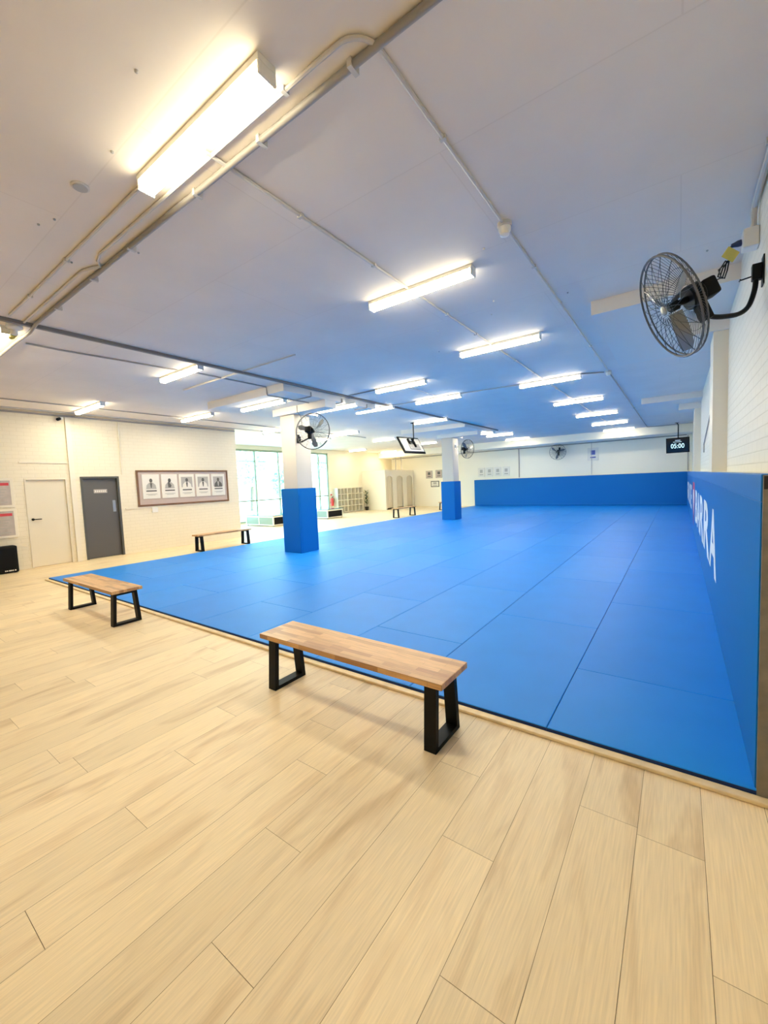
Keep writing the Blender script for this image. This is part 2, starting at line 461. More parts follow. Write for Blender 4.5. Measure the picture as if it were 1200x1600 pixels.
# pilasters on the right wall with their little capitals
for i, (a, b) in enumerate([(6.6, 7.2), (14.2, 14.9)]):
    n = ['nearest the large fan', 'near the far corner'][i]
    sbox('pilaster', (XP+.025, a, 0), (XR, b, ZP), M['white'], 'white pilaster on the side wall %s' % n, 'pilaster')
    sbox('pilaster_capital', (XP-.32, a-.05, 3.28), (XR, b+.05, ZP), M['slabdrop'], 'stub capital of the pilaster %s' % n, 'pilaster capital')

# ------------------------------------------------------------------ padding on the walls
def right_pad():
    t = thing('wall_pad', 'long blue wall padding with white lettering along the side wall', 'wall padding', (XP, YF, 0), 'wall padding')
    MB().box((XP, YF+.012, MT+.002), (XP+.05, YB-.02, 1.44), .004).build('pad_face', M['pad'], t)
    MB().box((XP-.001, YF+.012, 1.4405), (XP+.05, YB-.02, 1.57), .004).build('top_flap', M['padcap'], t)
    MB().box((XP+.006, YF-.004, .0), (XR-.005, YF+.0115, 1.565)).build('end_board', M['padend'], t)
    MB().box((XP+.008, YF-.0055, 1.50), (XP+.022, YF-.0042, 1.56)).build('end_gap', M['jambdark'], t)
    MB().box((XP+.0505, YF+.05, 1.53), (XR-.005, YB-.02, 1.57)).build('top_ledge', M['white'], t)
    spans = [('B', 11.55, 10.48), ('A', 10.42, 9.26), ('R', 9.14, 7.86), ('R', 7.73, 6.36), ('A', 6.30, 5.20)]
    g = [('G', 21.6, 20.6), ('R', 20.3, 19.3), ('A', 19.1, 18.1), ('C', 17.9, 16.9), ('I', 16.55, 16.25), ('E', 15.9, 15.0)]
    for ch, a, b in g + spans:
        mb = MB(); add_text(mb, ch, (XP-.0005, a, .465), (0, b-a, 0), (0, 0, .70), (-.002, 0, 0), .022)
        mb.build('letter', M['letter'], t)
    # red badge between the two words
    mb = MB(); x = XP - .0005
    out = [(13.75, .98), (13.55, 1.30), (12.35, 1.30), (12.15, .98), (12.95, .20)]
    mb.prism([(x, y, z) for y, z in out], (-.002, 0, 0)); bd = mb.build('badge', M['red'], t)
    mb = MB(); inn = [(13.42, .95), (13.2, 1.12), (12.7, 1.12), (12.48, .95), (12.95, .46)]
    mb.prism([(x-.0025, y, z) for y, z in inn], (-.001, 0, 0)); mb.build('badge_centre', M['letter'], bd)
right_pad()
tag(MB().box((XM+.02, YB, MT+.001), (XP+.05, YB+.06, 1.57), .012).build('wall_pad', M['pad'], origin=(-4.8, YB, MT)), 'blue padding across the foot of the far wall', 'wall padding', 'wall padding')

# ------------------------------------------------------------------ floor mats
ordn = ['', 'first', 'second', 'third', 'fourth', 'fifth', 'sixth', 'seventh', 'eighth', 'ninth', 'tenth', 'eleventh', 'twelfth', 'thirteenth']
xe = [XP+.012, -.66, -1.67, -2.68, -3.69, -4.695, -5.70, -6.77, -7.84, -8.90, XM]
def mats():
    for c in range(10):
        x1, x0 = xe[c], xe[c+1]
        first = 3.5 if c % 2 == 0 else 4.53
        ys = [YF] + [first + 2.06*k for k in range(12) if first + 2.06*k < YB - .3] + [YB]
        for r in range(len(ys)-1):
            y0, y1 = ys[r], ys[r+1]
            mb = MB(); e = .0012; ch = .004
            a = (x0+e, y0+e); b = (x1-e, y1-e); ax = (x0+e+ch, y0+e+ch); bx = (x1-e-ch, y1-e-ch); z = MT
            lo = [(a[0], a[1]), (b[0], a[1]), (b[0], b[1]), (a[0], b[1])]; hi = [(ax[0], ax[1]), (bx[0], ax[1]), (bx[0], bx[1]), (ax[0], bx[1])]
            L0 = [mb.bm.verts.new((p[0], p[1], 0.0005)) for p in lo]; L1 = [mb.bm.verts.new((p[0], p[1], z-ch)) for p in lo]; L2 = [mb.bm.verts.new((p[0], p[1], z)) for p in hi]
            mb.bm.faces.new(L2); mb.bm.faces.new(list(reversed(L0)))
            for i in range(4):
                j = (i+1) % 4
                f = mb.bm.faces.new([L0[i], L0[j], L1[j], L1[i]]); f.material_index = 1
                mb.bm.faces.new([L1[i], L1[j], L2[j], L2[i]])
            o = mb.build('floor_mat', [M['mat'] if (c + r) % 3 else M['mat_b'], M['matside']], origin=((x0+x1)/2, (y0+y1)/2, 0))
            tag(o, 'blue floor mat, %s from the front edge, %s strip from the padded side wall' % (ordn[r+1], ordn[c+1]), 'floor mat', 'blue floor mats')
mats()
tag(MB().box((XM-.01, YF-.062, 0.0005), (XP+.10, YF-.006, .022), .006).build('mat_edging', M['trimwood'], origin=(-4.8, YF-.04, 0)), 'pale timber edging strip along the front of the blue mats', 'edging strip')

# ------------------------------------------------------------------ benches
def make_bench(loc, label, rotz=0):
    t = thing('bench', label, 'bench', (0, 0, 0), 'timber benches')
    MB().box((-.815, -.175, .407), (.815, .175, .445), .004).build('bench_seat', M['wood'], t)
    for sx in (-1, 1):
        xc = sx*.715; h = .04
        mb = MB()
        # trapezoid frame of flat steel: wider at the floor
        def bar(p, q, ya=.035):
            (y0, z0), (y1, z1) = p, q
            d = V((0, y1-y0, z1-z0)).normalized(); n = V((0, -d.z, d.y))*ya/2
            P0, P1 = V((0, y0, z0)), V((0, y1, z1))
            mb.prism([(xc-h, *(P0+n)[1:]), (xc-h, *(P1+n)[1:]), (xc-h, *(P1-n)[1:]), (xc-h, *(P0-n)[1:])], (2*h, 0, 0))
        bar((-.145, .0), (-.115, .400)); bar((.145, .0), (.115, .400))
        mb.box((xc-h, -.160, 0), (xc+h, .160, .028)).box((xc-h, -.125, .372), (xc+h, .125, .398))
        mb.build('leg_frame', M['black'], t)
        MB().box((xc-.05, -.14, .398), (xc+.05, .14, .407)).build('mounting_plate', M['black'], t)
    t.location = loc; t.rotation_euler = (0, 0, rotz)
    return t
b0 = make_bench((-1.90, 2.165, 0), 'large wooden bench in front, black frame legs, at the timber edging')
copy_tree(b0, (-6.29, 2.15, 0), 'wooden bench at the front left corner of the blue mats', PI)
copy_tree(b0, (-10.37, 6.62, 0), 'wooden bench along the mats beneath the framed prints', PI/2)
copy_tree(b0, (-10.50, 16.2, 0), 'wooden bench on the floor before the white cubicles', -PI/2)
copy_tree(b0, (-10.60, 20.9, 0), 'wooden bench mostly hidden behind the farther column', PI/2)

# ------------------------------------------------------------------ ceiling lights
def make_light(L, zt):
    """batten along x: body against the ceiling, wrap-round diffuser below"""
    t = thing('ceiling_light', '', 'ceiling light', (0, 0, zt))
    def arch(x0, x1, w, h0, h1, mat, nm, rnd):
        mb = MB(); pr = []
        for k in range(13):
            a = PI*k/12
            y = -w/2*math.copysign(abs(math.cos(a))**rnd, math.cos(a)); z = h1 + (h0-h1)*(1-abs(math.sin(a))**rnd)
            pr.append((x0, y, zt + z))
        mb.prism([(x0, -w/2, zt+h0)] + pr[1:-1] + [(x0, w/2, zt+h0)], (x1-x0, 0, 0))
        return mb.build(nm, mat, t)
    df = arch(-L/2+.015, L/2-.015, .098, -.034, -.090, [M['diffuser'], M['diffuser_side']], 'diffuser', .42)
    for p in df.data.polygons: p.material_index = 0 if p.normal.z < -.75 else 1
    MB().box((-L/2, -.052, zt-.0335), (L/2, .052, zt), .003).build('light_body', M['whiteplastic'], t)
    for s in (-1, 1):
        x = s*(L/2-.0135)
        MB().box((min(x, x+s*.0135), -.051, zt-.092), (max(x, x+s*.0135), .051, zt-.034), .003).build('end_cap', M['whiteplastic'], t)
    return t
LA = make_light(1.21, ZC); LB = make_light(1.45, ZC)
used = {}
def put_light(kind, x, y, label, group, z=ZC):
    src = LA if kind == 'A' else LB
    if kind not in used:
        used[kind] = 1; o = src; o.location = (x, y, z); o['label'] = label
    else:
        o = copy_tree(src, (x, y, z), label)
    o['group'] = group
    return o
G1 = 'lights in the row nearest the padded side wall'
rowy = [1.40, 3.78, 6.08, 9.02, 11.98, 15.0, 18.1, 21.1]
names = ['big lit ceiling light closest to the viewer, above the front floor',
         'lit ceiling light, second along the row nearest the padded side wall', 'lit ceiling light, third along the row nearest the padded side wall',
         'lit ceiling light, fourth along the row nearest the padded side wall', 'lit ceiling light, fifth along the row nearest the padded side wall',
         'lit ceiling light, sixth along the row nearest the padded side wall', 'lit ceiling light, seventh along the row nearest the padded side wall',
         'lit ceiling light, last of the row nearest the padded side wall']
for y, n in zip(rowy, names): put_light('A', -2.18, y, n, G1, ZC if y < 21.5 else 3.25)
G2 = 'pair of lights over the middle of the mats'
put_light('A', -4.62, 7.15, 'lit ceiling light over the middle mats, nearer of the pair', G2)
put_light('A', -4.68, 8.88, 'lit ceiling light over the middle mats, farther of the pair', G2)
G3 = 'lights along the column row'
put_light('A', -6.73, 3.72, 'lit ceiling light beside the dark cable tray, ahead of the columns', G3)
put_light('A', -6.47, 7.27, 'lit light under the dropped panel, right of the nearer column', G3, ZP)
put_light('A', -6.53, 8.82, 'lit ceiling light just past the nearer column beside the cable tray', G3)
put_light('A', -6.55, 11.87, 'lit ceiling light halfway between the two columns beside the tray', G3)
put_light('A', -6.45, 15.55, 'lit light under the dropped panel, right of the farther column', G3, ZP)
put_light('A', -6.55, 18.2, 'lit ceiling light past the farther column, over the mats', G3)
put_light('A', -6.60, 20.9, 'lit ceiling light over the left mats closest to the far wall', G3)
G4 = 'lights over the left walkway'
put_light('B', -7.35, 5.85, 'pale boxy light under the dropped panel, left of the nearer column', G4, ZP)
put_light('B', -10.74, 3.77, 'lit ceiling light above the grey door', G4)
put_light('B', -10.40, 6.11, 'lit ceiling light above the framed prints', G4)
put_light('A', -11.1, 9.3, 'lit ceiling light just left of the nearer column by the windows', G4)
put_light('A', -12.86, 9.69, 'lit ceiling light in the window bay, nearer one', G4)
put_light('A', -12.42, 12.76, 'lit ceiling light in the window bay, behind the column fan', G4)
put_light('B', -10.43, 12.05, 'lit ceiling light between the column fan and the hanging television', G4)
put_light('A', -10.77, 15.16, 'lit ceiling light just left of the hanging television', G4)
put_light('B', -10.57, 18.45, 'lit ceiling light right of the hanging television by the far column', G4)
put_light('A', -14.87, 18.3, 'lit ceiling light above the cubby shelf', G4)
put_light('A', -14.77, 21.3, 'lit ceiling light above the changing cubicles', G4)
put_light('B', -7.05, 1.46, 'lit ceiling light cut by the left edge of the photo', G4)

# ------------------------------------------------------------------ conduits, tray, pipes on the ceiling
def pipe(name, pts, r, mat, label, cat, n=8, clips=None, clipmat=None, group=None):
    o = pts[0]
    t = thing(name, label, cat, o, group)
    MB().tube(pts, r, n).build('pipe_run', mat, t, smooth=True)
    for p in clips or []:
        x, y, z, ax = p
        a = r*1.7; mb = MB()
        if ax == 'x': mb.box((x-.012, y-a, z-r*1.12), (x+.012, y+a, z+r*1.0))
        else: mb.box((x-a, y-.012, z-r*1.12), (x+a, y+.012, z+r*1.0))
        mb.build('clip', clipmat or mat, t)
    return t
def arc(c, r, a0, a1, n=8, ax='xy'):
    out = []
    for k in range(n+1):
        a = a0 + (a1-a0)*k/n
        out.append((c[0]+r*math.cos(a), c[1]+r*math.sin(a), c[2]))
    return out
zc = ZC - .014
GC = 'ceiling conduits'
pipe('ceiling_pipe', [(.45, 1.66, ZC-.022), (-5.9, 1.635, ZC-.022), (-6.2, 1.64, ZC-.06), (-6.7, 1.65, ZC-.03), (-9.5, 1.65, ZC-.022)], .019, M['pipe'],
     'thick pipe crossing the ceiling above the front floor', 'pipe', 10, [(x, 1.66, ZC-.02, 'x') for x in (-1.27, -1.95, -2.62, -3.6, -4.36, -5.3)], M['conduit'], GC)
pts = [(-6.2, 1.55, zc), (-4.30, 1.55, zc), (-4.20, 1.58, zc), (-4.10, 1.62, zc), (-4.02, 1.57, zc), (-3.9, 1.545, zc), (-1.40, 1.545, zc)] + arc((-1.27, 1.69, zc), .145, -PI/2, 0, 8)[1:] + [(-1.125, 1.72, zc), (-1.125, 3.28, zc)]
pipe('ceiling_conduit', pts, .0115, M['conduit'], 'thin conduit that loops round near the big light and runs to the detector', 'conduit', 8, [(-1.62, 1.545, zc, 'x'), (-1.125, 2.3, zc, 'y')], None, GC)
pipe('ceiling_conduit', [(-1.125, 3.40, zc), (-1.125, 9.12, zc)], .0115, M['conduit'], 'conduit between the two ceiling detectors over the mats', 'conduit', 8, [(-1.125, 4.15, zc, 'y'), (-1.125, 5.2, zc, 'y'), (-1.125, 7.2, zc, 'y')], None, GC)
pipe('ceiling_conduit', [(-1.125, 9.28, zc), (-1.14, 21.6, zc), (-.9, 21.7, zc), (-.1, 21.7, zc), (-.02, 21.7, zc-.02), (-.02, 21.7, 3.28)], .0125, M['conduit_dark'], 'conduit from the farther detector to the timer screen', 'conduit', 8, [(-1.13, 14.9, zc, 'y')], None, GC)
pipe('ceiling_conduit', [(-2.84, 1.40, zc), (-5.2, 1.405, zc), (-5.9, 1.40, zc)], .0115, M['conduit'], 'straight conduit from the big light towards the left', 'conduit', 8, [(-4.2, 1.405, zc, 'x'), (-5.2, 1.405, zc, 'x')], None, GC)
ys = [1.47] + [v for y in rowy[1:7] for v in (y-.068, y+.068)] + [21.0]
for i in range(0, len(ys)-1, 2):
    w = ordn[i//2+1]
    pipe('ceiling_conduit', [(-2.27, ys[i], zc), (-2.27, ys[i+1], zc)], .0125, M['conduit'], 'white conduit linking lights, %s length along the side row' % w, 'conduit', 8,
         [(-2.27, ys[i]+(ys[i+1]-ys[i])*f, zc, 'y') for f in (.35, .75)], None, GC)
tag(MB().box((-6.075, -3.9, ZC-.042), (-6.025, 16.6, ZC-.001), .004).build('cable_tray', M['tray'], origin=(-6.05, 1.0, ZC)), 'long dark cable tray running down the ceiling above the column row', 'cable tray')
pipe('ceiling_conduit', [(-6.82, 1.75, zc), (-6.82, 2.1, zc), (-6.66, 3.64, zc)], .0115, M['conduit_dark'], 'thin conduit beside the tray leading up to the walkway light', 'conduit', 8, None, None, GC)
pipe('ceiling_conduit', [(-6.6, 3.80, zc), (-6.60, 5.365, zc), (-6.60, 5.372, 3.46), (-6.60, 5.385, 3.43), (-6.6, 6.5, 3.43)], .0125, M['conduit_dark'], 'thin conduit bending down over the front of the dropped panel', 'conduit', 8, None, None, GC)
pipe('ceiling_conduit', [(-7.9, 4.40, zc), (-6.10, 4.40, zc)], .018, M['conduit'], 'short white conduit left of the cable tray', 'conduit', 8, None, None, GC)
pipe('ceiling_conduit', [(-5.99, 4.40, zc), (-4.7, 4.40, zc)], .010, M['conduit'], 'short white conduit right of the cable tray', 'conduit', 8, None, None, GC)
pipe('ceiling_conduit', [(-5.99, 7.15, zc), (-5.24, 7.15, zc)], .012, M['conduit_dark'], 'conduit from the tray to the nearer middle light', 'conduit', 8, None, None, GC)
pipe('ceiling_conduit', [(-5.99, 8.88, zc), (-5.30, 8.88, zc)], .012, M['conduit'], 'conduit from the tray to the farther middle light', 'conduit', 8, None, None, GC)
pipe('ceiling_conduit', [(-4.06, 8.88, zc), (-2.80, 9.02, zc)], .012, M['conduit'], 'conduit from the farther middle light to the side row', 'conduit', 8, None, None, GC)
pipe('ceiling_conduit', [(-1.56, 9.02, zc), (-1.20, 9.2, zc)], .012, M['conduit_dark'], 'short conduit joining a side row light to the detector', 'conduit', 8, None, None, GC)
pipe('ceiling_conduit', [(-4.62, 7.23, zc), (-4.62, 8.80, zc)], .010, M['conduit'], 'conduit linking the pair of middle lights', 'conduit', 8, None, None, GC)
for j, (y, lab) in enumerate([(6.10, 'first'), (7.05, 'second'), (7.95, 'third')]):
    pipe('cable_drop', [(-6.115, y, ZC-.08), (-6.115, y, ZP-.006), (-6.135, y, ZP-.012), (-6.9 if j == 0 else -6.5, y, ZP-.012)], .012, M['conduit_dark'],
         'grey cable drop down the side of the dropped panel, %s of three' % lab, 'conduit', 6, None, None, 'cable drops on the dropped panel')
pipe('cable_drop', [(-7.02, 6.535, ZP-.01), (-7.02, 6.535, 3.28), (-7.02, 6.57, 3.278), (-7.17, 6.75, 3.27), (-7.17, 6.80, 3.2), (-7.17, 6.80, 3.0)], .012, M['conduit_dark'], 'grey cable running down the capital to the column fan', 'cable', 6)
pipe('ceiling_conduit', [(-10.9, -3.9, zc), (-10.85, 3.4, zc), (-10.8, 8.2, zc), (-10.9, 14, zc)], .012, M['conduit_dark'], 'thin conduit along the ceiling near the cream wall', 'conduit', 6, None, None, GC)
pipe('ceiling_conduit', [(-11.8, -3.9, zc), (-11.8, 12.5, zc)], .016, M['conduit'], 'upper conduit in the corner above the cream wall', 'conduit', 6, None, None, GC)
pipe('ceiling_conduit', [(-11.96, -3.9, 3.53), (-11.96, 8.3, 3.53)], .022, M['conduit_dark'], 'lower pipe along the top of the cream wall', 'conduit', 8, None, None, GC)
pipe('wall_conduit', [(-15.9, 23.27, 3.22), (.28, 23.27, 3.22)], .018, M['conduit_dark'], 'long conduit along the top of the far wall', 'conduit', 8, None, None, 'far wall pipes')
for x, lab, r in ((-7.3, 'left of the far fan', .028), (-3.62, 'behind the small notice', .012), (.33, 'in the far corner', .015)):
    pipe('wall_conduit', [(x, 23.27, 3.20), (x, 23.27, 1.62)], r, M['conduit_dark'] if r != .012 else M['conduit'], 'upright pipe on the far wall %s' % lab, 'conduit', 8, None, None, 'far wall pipes')
for x, lab in ((-15.0, 'left'), (-14.56, 'right')):
    pipe('wall_conduit', [(x, 22.3, 3.25), (x, 22.3, 2.41)], .03, M['conduit_dark'], 'upright pipe above the changing cubicles, %s one of two' % lab, 'conduit', 8, None, None, 'cubicle pipes')

# detectors
def detector(x, y, label):
    t = thing('smoke_detector', label, 'detector', (x, y, ZC), 'ceiling detectors')
    MB().lathe([(.055, 0), (.055, -.03), (.05, -.035)], (x, y, ZC), n=20).build('base', M['conduit'], t, smooth=True)
    MB().lathe([(.047, -.035), (.047, -.06), (.036, -.075), (.036, -.09), (.02, -.1), (0, -.1)], (x, y, ZC), n=20).build('sensor_head', M['whiteplastic'], t, smooth=True)
detector(-1.125, 3.34, 'round white detector on the ceiling conduit, nearer one')
detector(-1.125, 9.20, 'round detector on the ceiling conduit, farther one')
t = thing('ceiling_grille', 'round grey disc set in the ceiling left of the big light', 'ceiling fitting', (-3.16, 1.17, ZC))
MB().lathe([(.052, 0), (.052, -.006), (.044, -.010)], (-3.16, 1.17, ZC), n=28).build('rim', M['conduit'], t, smooth=True)
MB().lathe([(.043, -.008), (.040, -.014), (0, -.016)], (-3.16, 1.17, ZC), n=28).build('disc', M['greyplastic'], t, smooth=True)
t = thing('junction_box', 'white round junction box under the cable tray at the left edge', 'junction box', (-6.18, 1.50, ZC-.03))
MB().lathe([(.075, 0), (.075, -.05), (.06, -.065), (0, -.068)], (-6.18, 1.50, ZC-.0), n=20).build('box_body', M['whiteplastic'], t, smooth=True)
MB().tube([(-6.22, 1.50, ZC-.068), (-6.22, 1.50, ZC-.12)], .035, 14).build('gland', M['whiteplastic'], t, smooth=True)
MB().tube([(-6.24, 1.50, ZC-.112), (-6.34, 1.50, ZC-.112)], .03, 12).build('socket_end', M['tag'], t, smooth=True)
for k, (x, y) in enumerate([(-2.1, 1.056), (-2.70, 1.181), (-3.82, 1.123), (-3.666, 1.175), (-4.23, 1.45), (-3.66, 1.74), (.197, 4.94), (-1.0, 4.99), (-1.388, 3.57), (-1.709, 4.645), (-1.866, 4.995), (-2.626, 5.037), (-3.023, 5.82)]):
    where = ['nearest the viewer, left of the big light', 'just left of the big light end', 'far left of the big light, first of two', 'far left of the big light, second of two',
             'between the conduits left of the big light', 'beside the thick pipe left of the big light', 'left of the large fan', 'beside the conduit kink', 'right of the second light', 'past the second light, right one',
             'past the second light, left one', 'before the third light, nearer stud', 'before the third light, farther stud'][k]
    tag(MB().lathe([(.009, 0), (.009, -.008), (.004, -.012), (0, -.012)], (x, y, ZC), n=8).build('ceiling_stud', M['white'] if 8 <= k < 12 else M['greyplastic'], origin=(x, y, ZC)),
        'small stud in the ceiling %s' % where, 'stud', 'ceiling studs')

# ------------------------------------------------------------------ fans
def fan(label, mount, wall_n, centre, face, R=.36, armpts=None, arm_mat='black', rear_first=False, plate=True):
    """mount: point on the wall; wall_n: wall normal; centre: middle of the cage; face: direction it blows"""
    c = V(centre); n = V(face).normalized()
    a = n.cross(V((0, 0, 1))).normalized(); b = a.cross(n).normalized()
    t = thing('wall_fan', label, 'fan', mount, 'black wall fans')
    def P(r, ang, h): return c + (a*math.cos(ang) + b*math.sin(ang))*r + n*h
    N = 44
    # cage: rims, front wires in crossing loops, rear wires
    MB().tube([P(R, 2*PI*k/N, .055) for k in range(N)], .008, 6, closed=True).tube([P(R*1.0, 2*PI*k/N, .025) for k in range(N)], .006, 6, closed=True).build('cage_rim', M['rim'], t, smooth=True)
    mb = MB()
    for k in range(18):
        t0 = 2*PI*k/18
        for s in (-1, 1):
            mb.tube([P(.055 + (R-.055)*f, t0 + s*.36*math.sin(f*PI/2)**1.3, .092 - .037*f**2.2) for f in (0, .2, .4, .6, .8, 1)], .0017, 4)
    for q in (.30,): mb.tube([P(R*q, 2*PI*k/N, .091-.037*q**2.2) for k in range(N)], .0018, 4, closed=True)
    mb.build('front_grille', M['wire'], t)
    mb = MB()
    for k in range(60):
        t0 = 2*PI*k/60
        mb.tube([P(.09 + (R-.09)*f, t0, -.075 + .10*f**2.0) for f in (0, .3, .6, .85, 1)], .0016, 4)
    for q in (.62,): mb.tube([P(R*q, 2*PI*k/N, -.075 + .10*((R*q-.09)/(R-.09))**2) for k in range(N)], .0018, 4, closed=True)
    mb.build('rear_grille', M['wire'], t)
    MB().lathe([(.034, .088), (.034, .096), (.026, .101), (0, .102)], c, n, 24).build('hub_cap', M['silver'], t, smooth=True)
    MB().lathe([(.022, -.08), (.022, .0), (.036, .0), (.036, .05), (.025, .06), (0, .06)], c, n, 18).build('hub', M['black'], t, smooth=True)
    for k in range(3):
        t0 = 2*PI*k/3 + .55; mb = MB(); rows = []
        for i in range(7):
            f = i/6; r = .045 + (R*.90-.045)*f
            half = .20 + .16*math.sin(PI*min(1, f*.9+.05)); half *= (.62 if f < .99 else .40)
            tw = .05*(1-.55*f)
            rows.append([P(r, t0 + half*s + .18*f, .03 + tw*s*.8) for s in (-1, -.33, .33, 1)])
        vs = [[mb.bm.verts.new(p) for p in row] for row in rows]
        vt = [[mb.bm.verts.new(p + n*.004) for p in row] for row in rows]
        for A, flip in ((vs, 0), (vt, 1)):
            for i in range(6):
                for j in range(3): mb.bm.faces.new([A[i][j], A[i+1][j], A[i+1][j+1], A[i][j+1]])
        for i in range(6):
            for j in (0, 3): mb.bm.faces.new([vs[i][j], vs[i+1][j], vt[i+1][j], vt[i][j]])
        for j in range(3):
            for i in (0, 6): mb.bm.faces.new([vs[i][j], vs[i][j+1], vt[i][j+1], vt[i][j]])
        mb.build('blade', M['blade'], t, smooth=True)
    # motor: finned body and square rear cover
    mm = MB().lathe([(.080, -.065), (.083, -.08), (.083, -.145), (.07, -.155), (0, -.155)], c, n, 28).build('motor', M['black'], t, smooth=True)
    fr = Matrix((( a.x, b.x, n.x, c.x), (a.y, b.y, n.y, c.y), (a.z, b.z, n.z, c.z), (0, 0, 0, 1)))
    MB().box((-.062, -.062, -.24), (.062, .062, -.154), .016, fr).build('rear_cover', M['blackplastic'], t, smooth=True)
    MB().box((-.035, -.19, -.15), (.035, -.07, -.085), .006, fr).build('swivel_block', M['blackplastic'], t)
    # arm from swivel down to the wall
    start = fr @ V((0, -.16, -.12))
    ap = [start] + [V(p) for p in (armpts or [])] + [V(mount) + V(wall_n)*.04]
    def smoothp(ps):
        for _ in range(3):
            q = [ps[0]]
            for i in range(len(ps)-1): q += [ps[i]*.75+ps[i+1]*.25, ps[i]*.25+ps[i+1]*.75]
            q.append(ps[-1]); ps = q
        return ps
    MB().tube(smoothp(ap), .0165, 10).build('arm', M[arm_mat], t, smooth=True)
    wn = V(wall_n).normalized(); s_ = wn.cross(V((0, 0, 1))).normalized()
    fw = Matrix(((s_.x, 0, wn.x, mount[0]), (s_.y, 0, wn.y, mount[1]), (s_.z, 1, wn.z, mount[2]), (0, 0, 0, 1)))
    mb = MB().box((-.045, -.10, 0), (.045, .10, .008), .002, fw).box((-.028, -.055, .008), (.028, .055, .065), .006, fw)
    pl = mb.build('wall_bracket', M[arm_mat], t)
    MB().tube([fw @ V((0, -.02, .05)), fw @ V((.0, -.03, .13))], .005, 6).tube([fw @ V((-.03, -.035, .128)), fw @ V((.03, -.025, .128))], .005, 6).build('clamp_screw', M['black'], pl)
    return t, fr
f1, fr1 = fan('large black wall fan in front on the brick side wall', (XR-.001, 4.05, 2.99), (-1, 0, 0), (-.015, 3.65, 2.77), (-.86, -.34, -.39), armpts=[(.22, 3.80, 2.66), (.38, 3.98, 2.70), (.435, 4.05, 2.86)])
# lead with its tag, plug and the power box
rc = fr1 @ V((0, .03, -.24))
t = thing('fan_cord', 'black fan cord with a yellow tag hanging by the power box', 'cord', tuple(rc))
PB = V((.385, 4.33, 3.335))
mid = V((.275, 4.03, 3.10))
MB().tube([rc, rc+V((.05, .06, .03)), mid+V((-.05, -.05, -.05)), mid, mid+V((.03, .1, .07)), PB+V((-.085, -.03, -.03)), PB+V((-.055, 0, 0))], .0042, 6).build('lead', M['black'], t, smooth=True)
mb = MB()
for k in range(2):
    q = V((.014*(k-.5), .012*k, 0))
    mb.tube([mid+q+V((0, 0, .02)), mid+q+V((-.03, -.01, -.03)), mid+q+V((-.045, -.03, -.09)), mid+q+V((-.02, -.03, -.11)), mid+q+V((-.004, -.01, -.05)), mid+q+V((.006, .0, .015))], .0045, 6)
mb.build('coiled_lead', M['black'], t, smooth=True)
MB().box((-.045, -.004, -.035), (.045, .004, .035), .001, Matrix.Translation(mid+V((.02, .0, .055))) @ Matrix.Rotation(.6, 4, 'Y') @ Matrix.Rotation(.5, 4, 'Z')).build('yellow_tag', M['tag'], t)
MB().lathe([(.014, 0), (.018, .02), (.024, .04), (.024, .06)], PB+V((-.065, -.005, -.005)), (1, .1, .1), 12).build('plug', M['cordblue'], t, smooth=True)
t = thing('power_box', 'grey power outlet box high on the brick side wall', 'power outlet', (XR, 4.33, 3.34))
MB().box((.385, 4.27, 3.27), (XR-.0005, 4.39, 3.41), .008).build('box_body', M['whiteplastic'], t)
pipe('wall_conduit', [(.45, 4.33, 3.41), (.45, 4.33, 3.53), (.45, 4.30, 3.565), (.45, 4.2, 3.575), (.45, 2.0, 3.575), (.45, -3.9, 3.575)], .019, M['conduit'], 'grey conduit rising from the power box to the ceiling corner', 'conduit', 8, [(.45, 3.55, 3.575, 'y')])

fan('wall fan on the nearer column, seen from behind', (CX1-.05, 6.72, 2.72), (1, 0, 0), (-6.47, 6.42, 2.80), (-.36, .93, -.05), R=.39, armpts=[(-7.0, 6.6, 2.62), (-6.8, 6.3, 2.58)])
fan('wall fan with a white arm on the farther column', (CX1-.05, 15.05, 2.95), (1, 0, 0), (-6.70, 14.95, 2.80), (.90, -.30, -.12), armpts=[(-7.1, 15.05, 2.72), (-7.0, 15.0, 2.55)], arm_mat='whiteplastic')
fan('wall fan on the far wall facing the viewer', (-5.15, YWALL-.001, 3.02), (0, -1, 0), (-5.15, 22.88, 2.86), (.12, -.98, -.15), R=.40, armpts=[(-5.15, 23.2, 2.72), (-5.15, 23.1, 2.66)])

